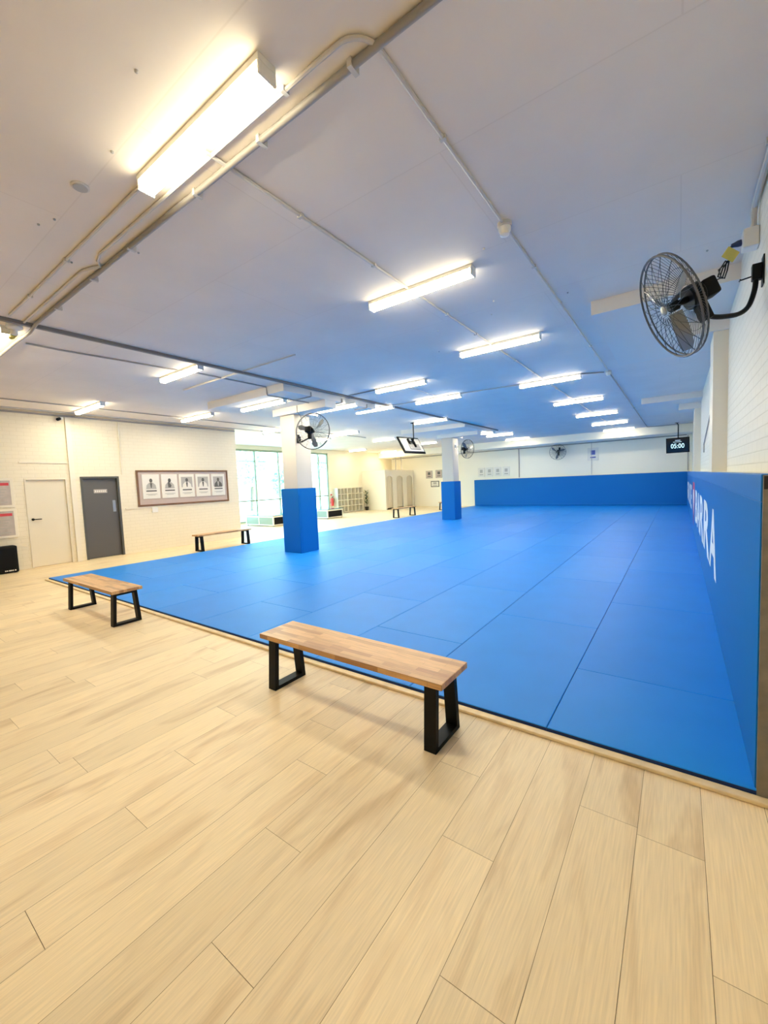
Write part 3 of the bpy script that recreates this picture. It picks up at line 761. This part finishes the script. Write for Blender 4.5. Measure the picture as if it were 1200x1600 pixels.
# ------------------------------------------------------------------ hanging screens
def tv_rear():
    c = V((-7.42, 12.05, 2.86)); face = V((-.85, .12, -.52)).normalized()
    a = V((.14, .99, 0)); a = (a - face*a.dot(face)).normalized(); b = face.cross(a); b = b if b.z > 0 else -b
    fr = Matrix(((a.x, b.x, face.x, c.x), (a.y, b.y, face.y, c.y), (a.z, b.z, face.z, c.z), (0, 0, 0, 1)))
    t = thing('television', 'black television hung on a ceiling pole, seen from behind', 'television', (-7.35, 11.95, ZC))
    MB().box((-.56, -.33, -.01), (.56, .33, .03), .006, fr).build('bezel', M['blackplastic'], t)
    MB().box((-.53, -.30, .0305), (.53, .30, .033), 0, fr).build('screen', M['screen'], t)
    MB().box((-.50, -.27, -.03), (.50, .27, -.0105), .008, fr).build('back_cover', M['tvmid'], t)
    MB().box((-.20, -.20, -.055), (.34, .02, -.0305), .01, fr).build('electronics_bulge', M['tvback'], t)
    MB().box((-.16, .0, -.09), (-.10, .22, -.0305), .004, fr).box((.05, -.12, -.11), (.11, .22, -.0555), .004, fr).box((-.16, .03, -.115), (.11, .09, -.09), .004, fr).build('mount_bracket', M['black'], t)
    top = fr @ V((.0, .06, -.12))
    MB().tube([top, (top.x+.03, top.y, top.z+.10), (top.x+.03, top.y, ZC-.012)], .019, 10).build('pole', M['black'], t, smooth=True)
    MB().lathe([(.09, 0), (.09, -.012), (.03, -.03)], (top.x+.03, top.y, ZC), n=18).build('ceiling_plate', M['black'], t, smooth=True)
tv_rear()
def timer():
    c = V((-.05, 21.0, 2.665)); face = V((-.16, -.97, -.10)).normalized()
    a = V((face.y, -face.x, 0)).normalized(); a = a if a.x > 0 else -a
    b = a.cross(-face); b = b if b.z > 0 else -b
    fr = Matrix(((a.x, b.x, face.x, c.x), (a.y, b.y, face.y, c.y), (a.z, b.z, face.z, c.z), (0, 0, 0, 1)))
    t = thing('timer_screen', 'black wall screen showing 05:00 in the far right corner', 'screen', (-.05, 21.1, ZC))
    MB().box((-.40, -.31, -.05), (.40, .31, 0), .008, fr).build('bezel', M['blackplastic'], t)
    sn = MB().box((-.37, -.275, .0005), (.37, .28, .003), 0, fr).build('screen', M['screen'], t)
    R3 = fr.to_3x3()
    mb = MB(); add_text(mb, '05:00', fr @ V((-.23, -.12, .0035)), R3 @ V((.46, 0, 0)), R3 @ V((0, .19, 0)), R3 @ V((0, 0, .001)), .006); mb.build('time_digits', M['digits'], sn)
    mb = MB().box((-.08, .185, .0035), (.10, .215, .0045), 0, fr).box((-.15, .125, .0035), (.14, .15, .0045), 0, fr); mb.build('small_text', M['digitsdim'], sn)
    MB().box((-.08, -.10, -.10), (.08, .10, -.05), .01, fr).build('mount_bracket', M['black'], t)
    p = fr @ V((.0, .0, -.12))
    MB().tube([fr @ V((0, 0, -.09)), p, (p.x, p.y, p.z+.1), (p.x, p.y, 3.52), (p.x-.05, p.y, ZC-.012)], .02, 10).build('pole', M['black'], t, smooth=True)
    MB().lathe([(.07, 0), (.07, -.012), (.03, -.02)], (p.x-.05, p.y, ZC), n=16).build('ceiling_plate', M['black'], t, smooth=True)
timer()

# ------------------------------------------------------------------ left wall: doors, boards, posters
def door_white():
    t = thing('door_1', 'plain white door with a black lever handle', 'door', (XL, 3.2, 0)); t['kind'] = 'structure'
    y0, y1, z1 = D1[0], D1[1], D1[3]
    MB().box((XL-.07, y0+.035, .006), (XL-.03, y1-.035, z1-.035), .003).build('door_leaf', M['whitedoor'], t)
    MB().box((XL-.12, y0, 0), (XL+.012, y0+.033, z1)).box((XL-.12, y1-.033, 0), (XL+.012, y1, z1)).box((XL-.12, y0+.033, z1-.033), (XL+.02, y1-.033, z1)).build('door_frame', M['whitedoor'], t)
    h = thing_part('door_handle', t, MB().lathe([(.028, 0), (.028, .012), (.012, .014), (.012, .04)], (XL-.03, y0+.10, 1.11), (1, 0, 0), 16).tube([(XL+.008, y0+.10, 1.11), (XL+.012, y0+.25, 1.11)], .011, 8))
def thing_part(nm, parent, mb): return mb.build(nm, M['black'], parent, smooth=True)
door_white()
def door_grey():
    t = thing('door_2', 'dark grey door with a small white sign and push plate', 'door', (XL, 4.3, 0)); t['kind'] = 'structure'
    y0, y1, z1 = D2[0], D2[1], D2[3]
    lf = MB().box((XL-.10, y0+.05, .008), (XL-.055, y1-.05, z1-.05), .003).build('door_leaf', M['greydoor'], t)
    MB().box((XL-.16, y0, 0), (XL+.015, y0+.048, z1)).box((XL-.16, y1-.048, 0), (XL+.015, y1, z1)).box((XL-.16, y0+.048, z1-.048), (XL+.015, y1-.048, z1)).build('door_frame', M['greyframe'], t)
    s = MB().box((XL-.0545, 4.16, 1.66), (XL-.050, 4.46, 1.755), .001).build('door_sign', M['posterbg'], t)
    mb = MB()
    for k in range(6): mb.box((XL-.0498, 4.185+.043*k, 1.685), (XL-.0488, 4.185+.043*k+.028, 1.73))
    mb.build('sign_lettering', M['paper'], s)
    MB().box((XL-.0545, 4.565, 1.16), (XL-.050, 4.635, 1.46), .001).build('push_plate', M['steel'], t)
door_grey()
sbox('trim_2', (XL+.0005, 2.74, 2.40), (XL+.02, 3.66, 2.43), M['white'], 'thin ledge above the white door', 'trim')
sbox('trim_3', (XL+.0005, 3.66, 0), (XL+.05, 3.765, 3.5), M['white'], 'upright batten between the two doors', 'trim')
pipe('wall_conduit', [(XL+.016, 4.82, 3.5), (XL+.016, 4.82, 2.12)], .014, M['white'], 'thin white conduit above the grey door', 'conduit', 8)
t = thing('wall_conduit', 'white horizontal conduit with a small socket under the framed prints', 'conduit', (XL, 4.85, 1.22))
MB().box((XL+.0005, 4.84, 1.20), (XL+.022, 8.33, 1.228)).build('conduit_run', M['white'], t)
MB().box((XL+.0005, 5.50, 1.06), (XL+.05, 5.66, 1.198), .008).build('socket_box', M['whiteplastic'], t)

def board():
    y0, y1, z0, z1 = 5.16, 7.94, 1.245, 2.24
    t = thing('display_board', 'long brown framed display board holding five portrait prints', 'display board', (XL, 6.55, 1.24))
    MB().box((XL+.0005, y0+.03, z0+.03), (XL+.015, y1-.03, z1-.03)).build('backing', M['felt'], t)
    f = .045
    MB().box((XL+.0005, y0, z0), (XL+.035, y1, z0+f)).box((XL+.0005, y0, z1-f), (XL+.035, y1, z1)).box((XL+.0005, y0, z0+f), (XL+.035, y0+f, z1-f)).box((XL+.0005, y1-f, z0+f), (XL+.035, y1, z1-f)).build('frame', M['boardframe'], t)
    w, h = .46, .68
    desc = ['first print from the left: figure in white jacket holding arms forward', 'second print from the left: dark-bodied figure with a curved neck', 'middle print of the board: seated figure in white jacket',
            'fourth print from the left: dark-haired figure in white jacket', 'last print on the right: grey figure in pale jacket']
    for k in range(5):
        ya = y0 + .135 + k*.515; zb = 1.445; x = XL + .0155
        p = thing('portrait_print', 'portrait ' + desc[k], 'print', (x, ya, zb), 'five portrait prints')
        MB().box((x, ya, zb), (x+.022, ya+w, zb+h), .002).build('panel', M['paper'], p)
        xx = x + .0222; yc = ya + w/2
        def poly(pts, m, nm): MB().prism([(xx, yc+q[0], zb+q[1]) for q in pts], (.0008, 0, 0)).build(nm, m, p)
        def ell(cy, cz, ry, rz): return [(cy+ry*math.cos(2*PI*i/14), cz+rz*math.sin(2*PI*i/14)) for i in range(14)]
        poly([(-.17, .29), (.17, .29), (.17, .60), (-.17, .60)], M['inkpale'] if k in (2, 3, 4) else M['paper'], 'photo_ground')
        xx += .001
        poly([(-.14, .27), (.14, .27), (.12, .38), (.05, .45), (-.05, .45), (-.12, .38)], M['ink'] if k == 4 else (M['inkpale'] if k in (0, 1) else M['paper']), 'figure_body')
        xx += .001
        poly(ell(0, .505, .042, .058), M['ink'], 'figure_head')
        if k == 1: poly([(-.045, .30), (.03, .30), (.05, .36), (-.005, .44), (.03, .50), (-.03, .50), (-.05, .42)], M['ink'], 'figure_sash')
        else: poly([(-.012, .30), (.012, .30), (.03, .44), (-.03, .44)], M['ink'] if k != 4 else M['inkpale'], 'figure_lapel')
        MB().box((xx, yc-.14, zb+.20), (xx+.0008, yc+.14, zb+.235)).build('caption', M['ink'], p)
        MB().box((xx, yc-.15, zb+.12), (xx+.0008, yc+.15, zb+.135)).box((xx, yc-.10, zb+.095), (xx+.0008, yc+.10, zb+.107)).build('small_print', M['inkpale'], p)
board()
def poster(z0, z1, y1, label):
    y0 = y1 - .9; x = XL + .0005
    t = thing('wall_poster', label, 'poster', (x, y0, z0), 'framed posters at the left edge')
    MB().box((x, y0, z0), (x+.03, y1, z1), .004).build('frame', M['white'], t)
    MB().box((x+.0302, y0+.05, z0+.05), (x+.032, y1-.05, z1-.05)).build('printed_sheet', M['posterbg'], t)
    MB().box((x+.0322, y0+.15, z1-.16), (x+.0332, y1-.075, z1-.10)).build('red_heading', M['posterred'], t)
    mb = MB()
    for k in range(4): mb.box((x+.0322, y0+.1, z1-.26-.06*k), (x+.0332, y1-.12-.03*(k % 3), z1-.235-.06*k))
    mb.box((x+.0322, y0+.1, z0+.10), (x+.0332, y1-.12, z0+.13)).build('text_lines', M['inkpale'], t)
poster(1.42, 2.06, 2.60, 'upper grey poster with a red heading at the left edge')
poster(.75, 1.39, 2.61, 'lower grey poster with a red heading at the left edge')
def speaker():
    x, y = -11.72, 2.27
    t = thing('speaker', 'black box loudspeaker standing on the floor by the white door', 'loudspeaker', (x, y, 0))
    MB().box((x-.24, y-.26, .005), (x+.0, y+.24, .59), .03).build('cabinet', M['blackplastic'], t)
    MB().box((x+.0005, y-.22, .10), (x+.012, y+.20, .555), .006).build('grille', M['black'], t)
    mb = MB()
    for k, w in enumerate((.03, .022, .035, .03, .02, .032)): mb.box((x+.0005, y+.0+.032*k, .045), (x+.003, y+.0+.032*k+w*.8, .07))
    mb.build('logo_plate', M['paper'], t)
    for sx in (-.2, -.05):
        for sy in (-.2, .18): MB().box((x+sx-.02, y+sy-.02, 0), (x+sx+.02, y+sy+.02, .012)).build('rubber_foot', M['black'], t)
speaker()
t = thing('security_camera', 'small dark security camera at the top of the cream wall', 'camera', (XL+.02, 3.55, 3.48))
MB().lathe([(.04, 0), (.04, .03), (.03, .035)], (XL+.0005, 3.6, 3.47), (1, 0, 0), 16).build('base', M['whiteplastic'], t, smooth=True)
MB().tube([(XL+.035, 3.6, 3.47), (XL+.06, 3.57, 3.45)], .012, 8).build('arm', M['whiteplastic'], t)
MB().lathe([(.03, -.05), (.035, -.04), (.035, .05), (.028, .055), (0, .05)], (XL+.09, 3.53, 3.44), (.6, -.6, -.3), 16).build('camera_body', M['blackplastic'], t, smooth=True)

# ------------------------------------------------------------------ window bay
def windows():
    t = thing('window_1', 'large glazed window wall with pale green frames', 'window', (XW, 12.8, 0)); t['kind'] = 'structure'
    z0, z1 = .06, 3.42
    x0, x1 = XW-.12, XW-.04
    MB().box((x0, WY0, z0), (x1, WY1, z0+.07)).box((x0, WY0, z1-.09), (x1, WY1, z1)).box((x0, WY0, z0), (x1, WY0+.06, z1)).box((x0, WY1-.06, z0), (x1, WY1, z1)).build('window_frame', M['framegreen'], t)
    muls = [9.4, 10.75, 12.12, 13.51, 14.9, 16.3]
    for y in muls: MB().box((x0, y-.03, z0+.07), (x1, y+.03, z1-.09)).build('mullion', M['framegreen'], t)
    ys = [WY0+.06] + muls + [WY1-.06]
    for i in range(len(ys)-1):
        a = ys[i] + (.03 if i else 0); b = ys[i+1] - (.03 if i < len(ys)-2 else 0)
        MB().box((x0+.005, a, 1.02), (x1-.005, b, 1.08)).build('transom', M['framegreen'], t)
        MB().box((x0+.012, a, 2.86), (x1-.012, b, 2.89)).build('upper_transom', M['framegreen'], t)
        MB().box((x0+.034, a, z0+.07), (x0+.040, b, 1.02)).build('pane', M['glass'], t)
        MB().box((x0+.034, a, 1.08), (x0+.040, b, 2.86)).build('pane', M['glass'], t)
        MB().box((x0+.034, a, 2.89), (x0+.040, b, z1-.09)).build('pane', M['glass'], t)
windows()
struct(MB().box((XW-40, -20, -.35), (XW-.2, 60, -.06)).build('ground', M['ground']), 'pale paved ground outside the windows', 'ground')
def tree(x, y, h, r, label):
    t = thing('street_tree', label, 'tree', (x, y, -.06), 'trees outside the window')
    rr = random.Random(int(x*10+y*7))
    MB().tube([(x, y, -.06), (x+.05, y+.05, h*.4), (x+.1, y, h*.75)], [.16, .12, .05], 8).build('trunk', M['bark'], t, smooth=True)
    mb = MB()
    for k in range(900):
        u = rr.gauss(0, 1), rr.gauss(0, 1), rr.gauss(0, 1); l = math.sqrt(sum(q*q for q in u)); d = r*rr.random()**.4
        p = V((x + u[0]/l*d, y + u[1]/l*d, h*.68 + u[2]/l*d*1.15))
        a = V((rr.gauss(0, 1), rr.gauss(0, 1), rr.gauss(0, 1))).normalized()*.16; b = a.orthogonal().normalized()*.09
        mb.quad([p-a, p-b, p+a, p+b])
    mb.build('foliage', M['treeleaf'], t)
for (x, y, h, r, lab) in [(-24, 15.5, 3.4, 1.1, 'green tree outside the leftmost visible window'), (-26, 19.2, 4.6, 1.4, 'taller green tree outside, behind the left panes'), (-25, 21.5, 3.0, 1.0, 'low bushy tree outside, left of the column'),
                          (-27, 28.5, 5.0, 1.5, 'tree outside seen right of the column')]:
    tree(x, y, h, r, lab)

def low_unit(x0, x1, y0, y1, label):
    t = thing('low_cabinet', label, 'low cabinet', ((x0+x1)/2, (y0+y1)/2, 0), 'low cabinets by the window')
    H_ = .46
    MB().box((x0, y0, H_-.03), (x1, y1, H_), .004).build('top', M['glassteal'], t)
    f = .05; mb = MB()
    mb.box((x0, y0, H_-.09), (x1, y1, H_-.0305)).box((x0, y0, .03), (x1, y1, .075))
    xm = (x0+x1)/2
    for xa in (x0, xm-f, x1-f): mb.box((xa, y0, .075), (xa+f, y0+f, H_-.09)); mb.box((xa, y1-f, .075), (xa+f, y1, H_-.09))
    mb.build('frame', M['white'], t)
    for a, b in ((x0+f, xm-f), (xm, x1-f)): MB().box((a, y0+.012, .075), (b, y0+.022, H_-.09)).build('front_panel', M['greyglass'], t)
    MB().box((x1-.04, y0+f, .075), (x1-.006, y1-f, H_-.09), .003).build('end_panel', M['blackplastic'], t)
    MB().box((x0+.02, y1-.022, .075), (x1-.06, y1-.012, H_-.09)).build('rear_panel', M['greyglass'], t)
    for xa in (x0+.03, x1-.08):
        for ya in (y0+.03, y1-.08): MB().box((xa, ya, 0), (xa+.05, ya+.05, .03)).build('foot', M['black'], t)
low_unit(-15.5, -13.66, 11.05, 12.5, 'low cabinet with dark glossy end panel, left of the nearer column')
low_unit(-15.4, -13.75, 14.4, 15.5, 'low cabinet with dark end panel, right of the nearer column')

def cubby():
    x0, x1 = XW+.001, -15.66
    t = thing('cubby_shelf', 'cream pigeonhole shelf of open cubbies against the cream wall', 'shelf', (x1, 18.2, 0))
    units = [(17.30, 18.16, 3), (18.18, 19.57, 4)]
    H_ = 1.44
    for ya, yb, n in units:
        mb = MB(); th = .03
        for k in range(n+1):
            y = ya + (yb-ya-th)*k/n; mb.box((x0+.02, y, .0), (x1, y+th, H_))
        for k in range(5):
            z = .03 + (H_-.06)*k/4
            for q in range(n):
                y = ya + (yb-ya-th)*q/n + th; y2 = ya + (yb-ya-th)*(q+1)/n
                mb.box((x0+.02, y, z), (x1-.002, y2, z+.03))
        mb.build('cubby_frame', M['cubby'], t)
        MB().box((x0, ya, 0), (x0+.02, yb, H_)).build('back_panel', M['cubbyback'], t)
cubby()
t = thing('fire_extinguisher', 'red fire extinguisher beside the cubby shelf under a white sign', 'fire extinguisher', (XW+.12, 17.08, .45))
MB().lathe([(.07, 0), (.085, .01), (.085, .36), (.06, .42), (.03, .45)], (XW+.10, 17.08, .45), n=20).build('cylinder', M['extred'], t, smooth=True)
MB().tube([(XW+.10, 17.08, .90), (XW+.10, 17.08, .95), (XW+.20, 17.08, .99)], .016, 8).build('valve_handle', M['black'], t)
MB().box((XW+.0005, 17.03, .60), (XW+.02, 17.13, .70)).build('wall_bracket', M['black'], t)
MB().tube([(XW+.12, 17.08, .93), (XW+.20, 17.15, .85), (XW+.12, 17.18, .6)], .012, 8).build('hose', M['black'], t, smooth=True)
t = thing('safety_sign', 'small white and red sign above the fire extinguisher', 'sign', (XW+.01, 17.12, 1.02))
MB().box((XW+.0005, 17.03, 1.02), (XW+.008, 17.21, 1.28)).build('plate', M['paper'], t)
MB().box((XW+.0082, 17.05, 1.04), (XW+.010, 17.19, 1.12)).build('red_band', M['extred'], t)
def plant():
    x, y = -15.55, 19.77
    t = thing('potted_plant', 'slim dark green plant in a black pot between shelf and cubicles', 'plant', (x, y, 0))
    MB().lathe([(.09, 0), (.13, .22), (.12, .22), (.12, .19), (0, .19)], (x, y, 0), n=18).build('pot', M['pot'], t, smooth=True)
    MB().tube([(x, y, .18), (x+.02, y+.01, .6), (x, y+.02, .95)], .014, 6).build('stem', M['bark'], t)
    mb = MB(); rr = random.Random(5)
    for k in range(26):
        z = .35 + .032*k; a = k*2.4; l = .20 + .08*rr.random()
        d = V((math.cos(a), math.sin(a), .9)).normalized(); s = V((-math.sin(a), math.cos(a), 0))*.05
        p = V((x, y, z))
        q = [p, p+d*l*.5+s, p+d*l+V((0, 0, -.03)), p+d*l*.5-s]
        mb.prism(q, (0, 0, .003))
    mb.build('leaves', M['leaf'], t)
plant()
def cubicles():
    x0, x1, y0, y1, H_ = XW+.001, -14.25, 20.0, 23.20, 2.40
    t = thing('changing_cubicle', 'white changing cubicle block with three arched curtained openings', 'changing cubicle', ((x0+x1)/2, 21.6, 0))
    MB().box((x0, y0, 0), (x1, y0+.06, H_)).build('side_panel', M['boothwall'], t)
    MB().box((x0, y1-.06, 0), (x1, y1, H_)).build('side_panel', M['boothwall'], t)
    MB().box((x0, y0+.06, H_-.05), (x1, y1-.06, H_)).build('top_panel', M['boothwall'], t)
    ops = [(20.12, 20.78), (21.22, 21.92), (22.38, 23.05)]
    # front with arched openings
    mb = MB(); pts = []
    xs = x1-.05
    edges = [y0+.06] + [v for o in ops for v in o] + [y1-.06]
    for i in range(0, len(edges), 2): mb.box((xs, edges[i], 0), (x1, edges[i+1], H_-.05))
    for a, b in ops:
        n = 10; zs = 1.90; rise = .15
        P_ = [(xs, a, H_-.05)] + [(xs, a + (b-a)*k/n, zs + rise*math.sin(PI*k/n)**.6 if 0 < k < n else zs) for k in range(n+1)] + [(xs, b, H_-.05)]
        mb.prism(P_, (.05, 0, 0))
    mb.build('front_panel', M['boothwall'], t)
    for a, b in ops:
        mb = MB(); n = 20; w = (b-a)*.98
        top = [(x1-.075 + .016*math.sin(k*1.9), a + w*k/n) for k in range(n+1)]
        for k in range(n):
            (xa, ya), (xb, yb) = top[k], top[k+1]
            mb.prism([(xa, ya, .10), (xb, yb, .10), (xb, yb, 2.2), (xa, ya, 2.2)], (.004, 0, 0))
        mb.build('curtain', M['curtain'], t)
        MB().tube([(x1-.075, a-.02, 2.21), (x1-.075, b+.02, 2.21)], .012, 8).build('curtain_rail', M['steel'], t)
cubicles()

# ------------------------------------------------------------------ things on the far wall
def picture(x0, x1, z0, z1, label, mats, group, kind='framed_picture'):
    y = YWALL - .0005
    t = thing(kind, label, 'picture', ((x0+x1)/2, y, z0), group)
    MB().box((x0, y-.025, z0), (x1, y, z1), .003).build('frame', M[mats[0]], t)
    f = .05
    sh = MB().box((x0+f, y-.028, z0+f), (x1-f, y-.0255, z1-f)).build('sheet', M[mats[1]], t)
    w, h = x1-x0, z1-z0
    MB().box((x0+w*.3, y-.030, z0+h*.45), (x1-w*.3, y-.0285, z1-h*.2)).box((x0+w*.25, y-.030, z0+h*.2), (x1-w*.25, y-.0285, z0+h*.3)).build('printed_image', M[mats[2]], sh)
picture(-13.32, -12.85, 1.80, 2.29, 'framed picture left of the farther column, upper left of three', ('inkpale', 'felt', 'ink'), 'three pictures beside the far column')
picture(-12.62, -12.14, 1.80, 2.31, 'framed picture left of the farther column, upper right of three', ('inkpale', 'felt', 'ink'), 'three pictures beside the far column')
picture(-12.98, -12.38, 1.24, 1.62, 'white framed certificate under the two pictures by the farther column', ('ink', 'paper', 'inkpale'), 'three pictures beside the far column')
for k, lab in enumerate(['leftmost', 'second from left', 'third from left', 'rightmost']):
    xa = -9.75 + k*.50
    picture(xa, xa+.42, 1.74, 2.27, 'pale poster above the blue far wall padding, %s of four' % lab, ('paper', 'paper', 'inkpale'), 'four posters above the padding', 'wall_poster')
picture(-3.80, -3.30, 2.32, 2.96, 'white notice with blue print between the far fan and timer', ('paper', 'paper', 'posterblue'), None, 'notice')
pipe('wall_conduit', [(XR-.015, 9.6, 3.0), (XR-.015, 9.6, 2.65), (XR-.015, 12.0, 2.2), (XR-.015, 12.0, 2.0)], .012, M['conduit_dark'], 'thin cable stapled to the side wall past the first pilaster', 'cable', 6)

# ------------------------------------------------------------------ light from outside
w = bpy.data.worlds.new('daylight'); sc.world = w; w.use_nodes = True
nt = w.node_tree; bg = nt.nodes['Background']
sky = nt.nodes.new('ShaderNodeTexSky'); sky.sky_type = 'NISHITA'; sky.sun_disc = False
sky.sun_elevation = math.radians(48); sky.sun_rotation = math.radians(60); sky.dust_density = 2.5
nt.links.new(sky.outputs[0], bg.inputs['Color']); bg.inputs['Strength'].default_value = .75
po = bpy.data.lights.new('window_portal', 'AREA'); po.shape = 'RECTANGLE'; po.size = 3.36; po.size_y = WY1-WY0
po.cycles.is_portal = True
p = bpy.data.objects.new('window_portal', po); C.objects.link(p); p.location = (XW-.15, (WY0+WY1)/2, 1.74); p.rotation_euler = (0, -PI/2, 0)

# ------------------------------------------------------------------ camera
cam = bpy.data.cameras.new('camera'); co = bpy.data.objects.new('camera', cam); C.objects.link(co)
r_ = V((0.81187072, 0.58232947, -0.04193245)); u_ = V((-0.00658147, 0.080946, 0.99669676)); f_ = V((-0.58380016, 0.80891293, -0.06955027))
co.matrix_world = Matrix(((r_.x, u_.x, -f_.x, 0), (r_.y, u_.y, -f_.y, 0), (r_.z, u_.z, -f_.z, 1.6), (0, 0, 0, 1)))
cam.sensor_fit = 'VERTICAL'; cam.sensor_height = 36.0; cam.sensor_width = 27.0; cam.lens = 36*639.906/1600; cam.clip_start = .05; cam.clip_end = 200
sc.camera = co

vs = sc.view_settings
sc.display_settings.display_device = 'sRGB'
vs.view_transform = 'Standard'; vs.look = 'None'; vs.gamma = 1.0; vs.use_curve_mapping = False
vs.exposure = 2.42
sc.cycles.use_denoising = True
sc.cycles.max_bounces = 10; sc.cycles.diffuse_bounces = 6; sc.cycles.transparent_max_bounces = 12
sc.cycles.sample_clamp_indirect = 10
sc.cycles.caustics_reflective = False; sc.cycles.caustics_refractive = False
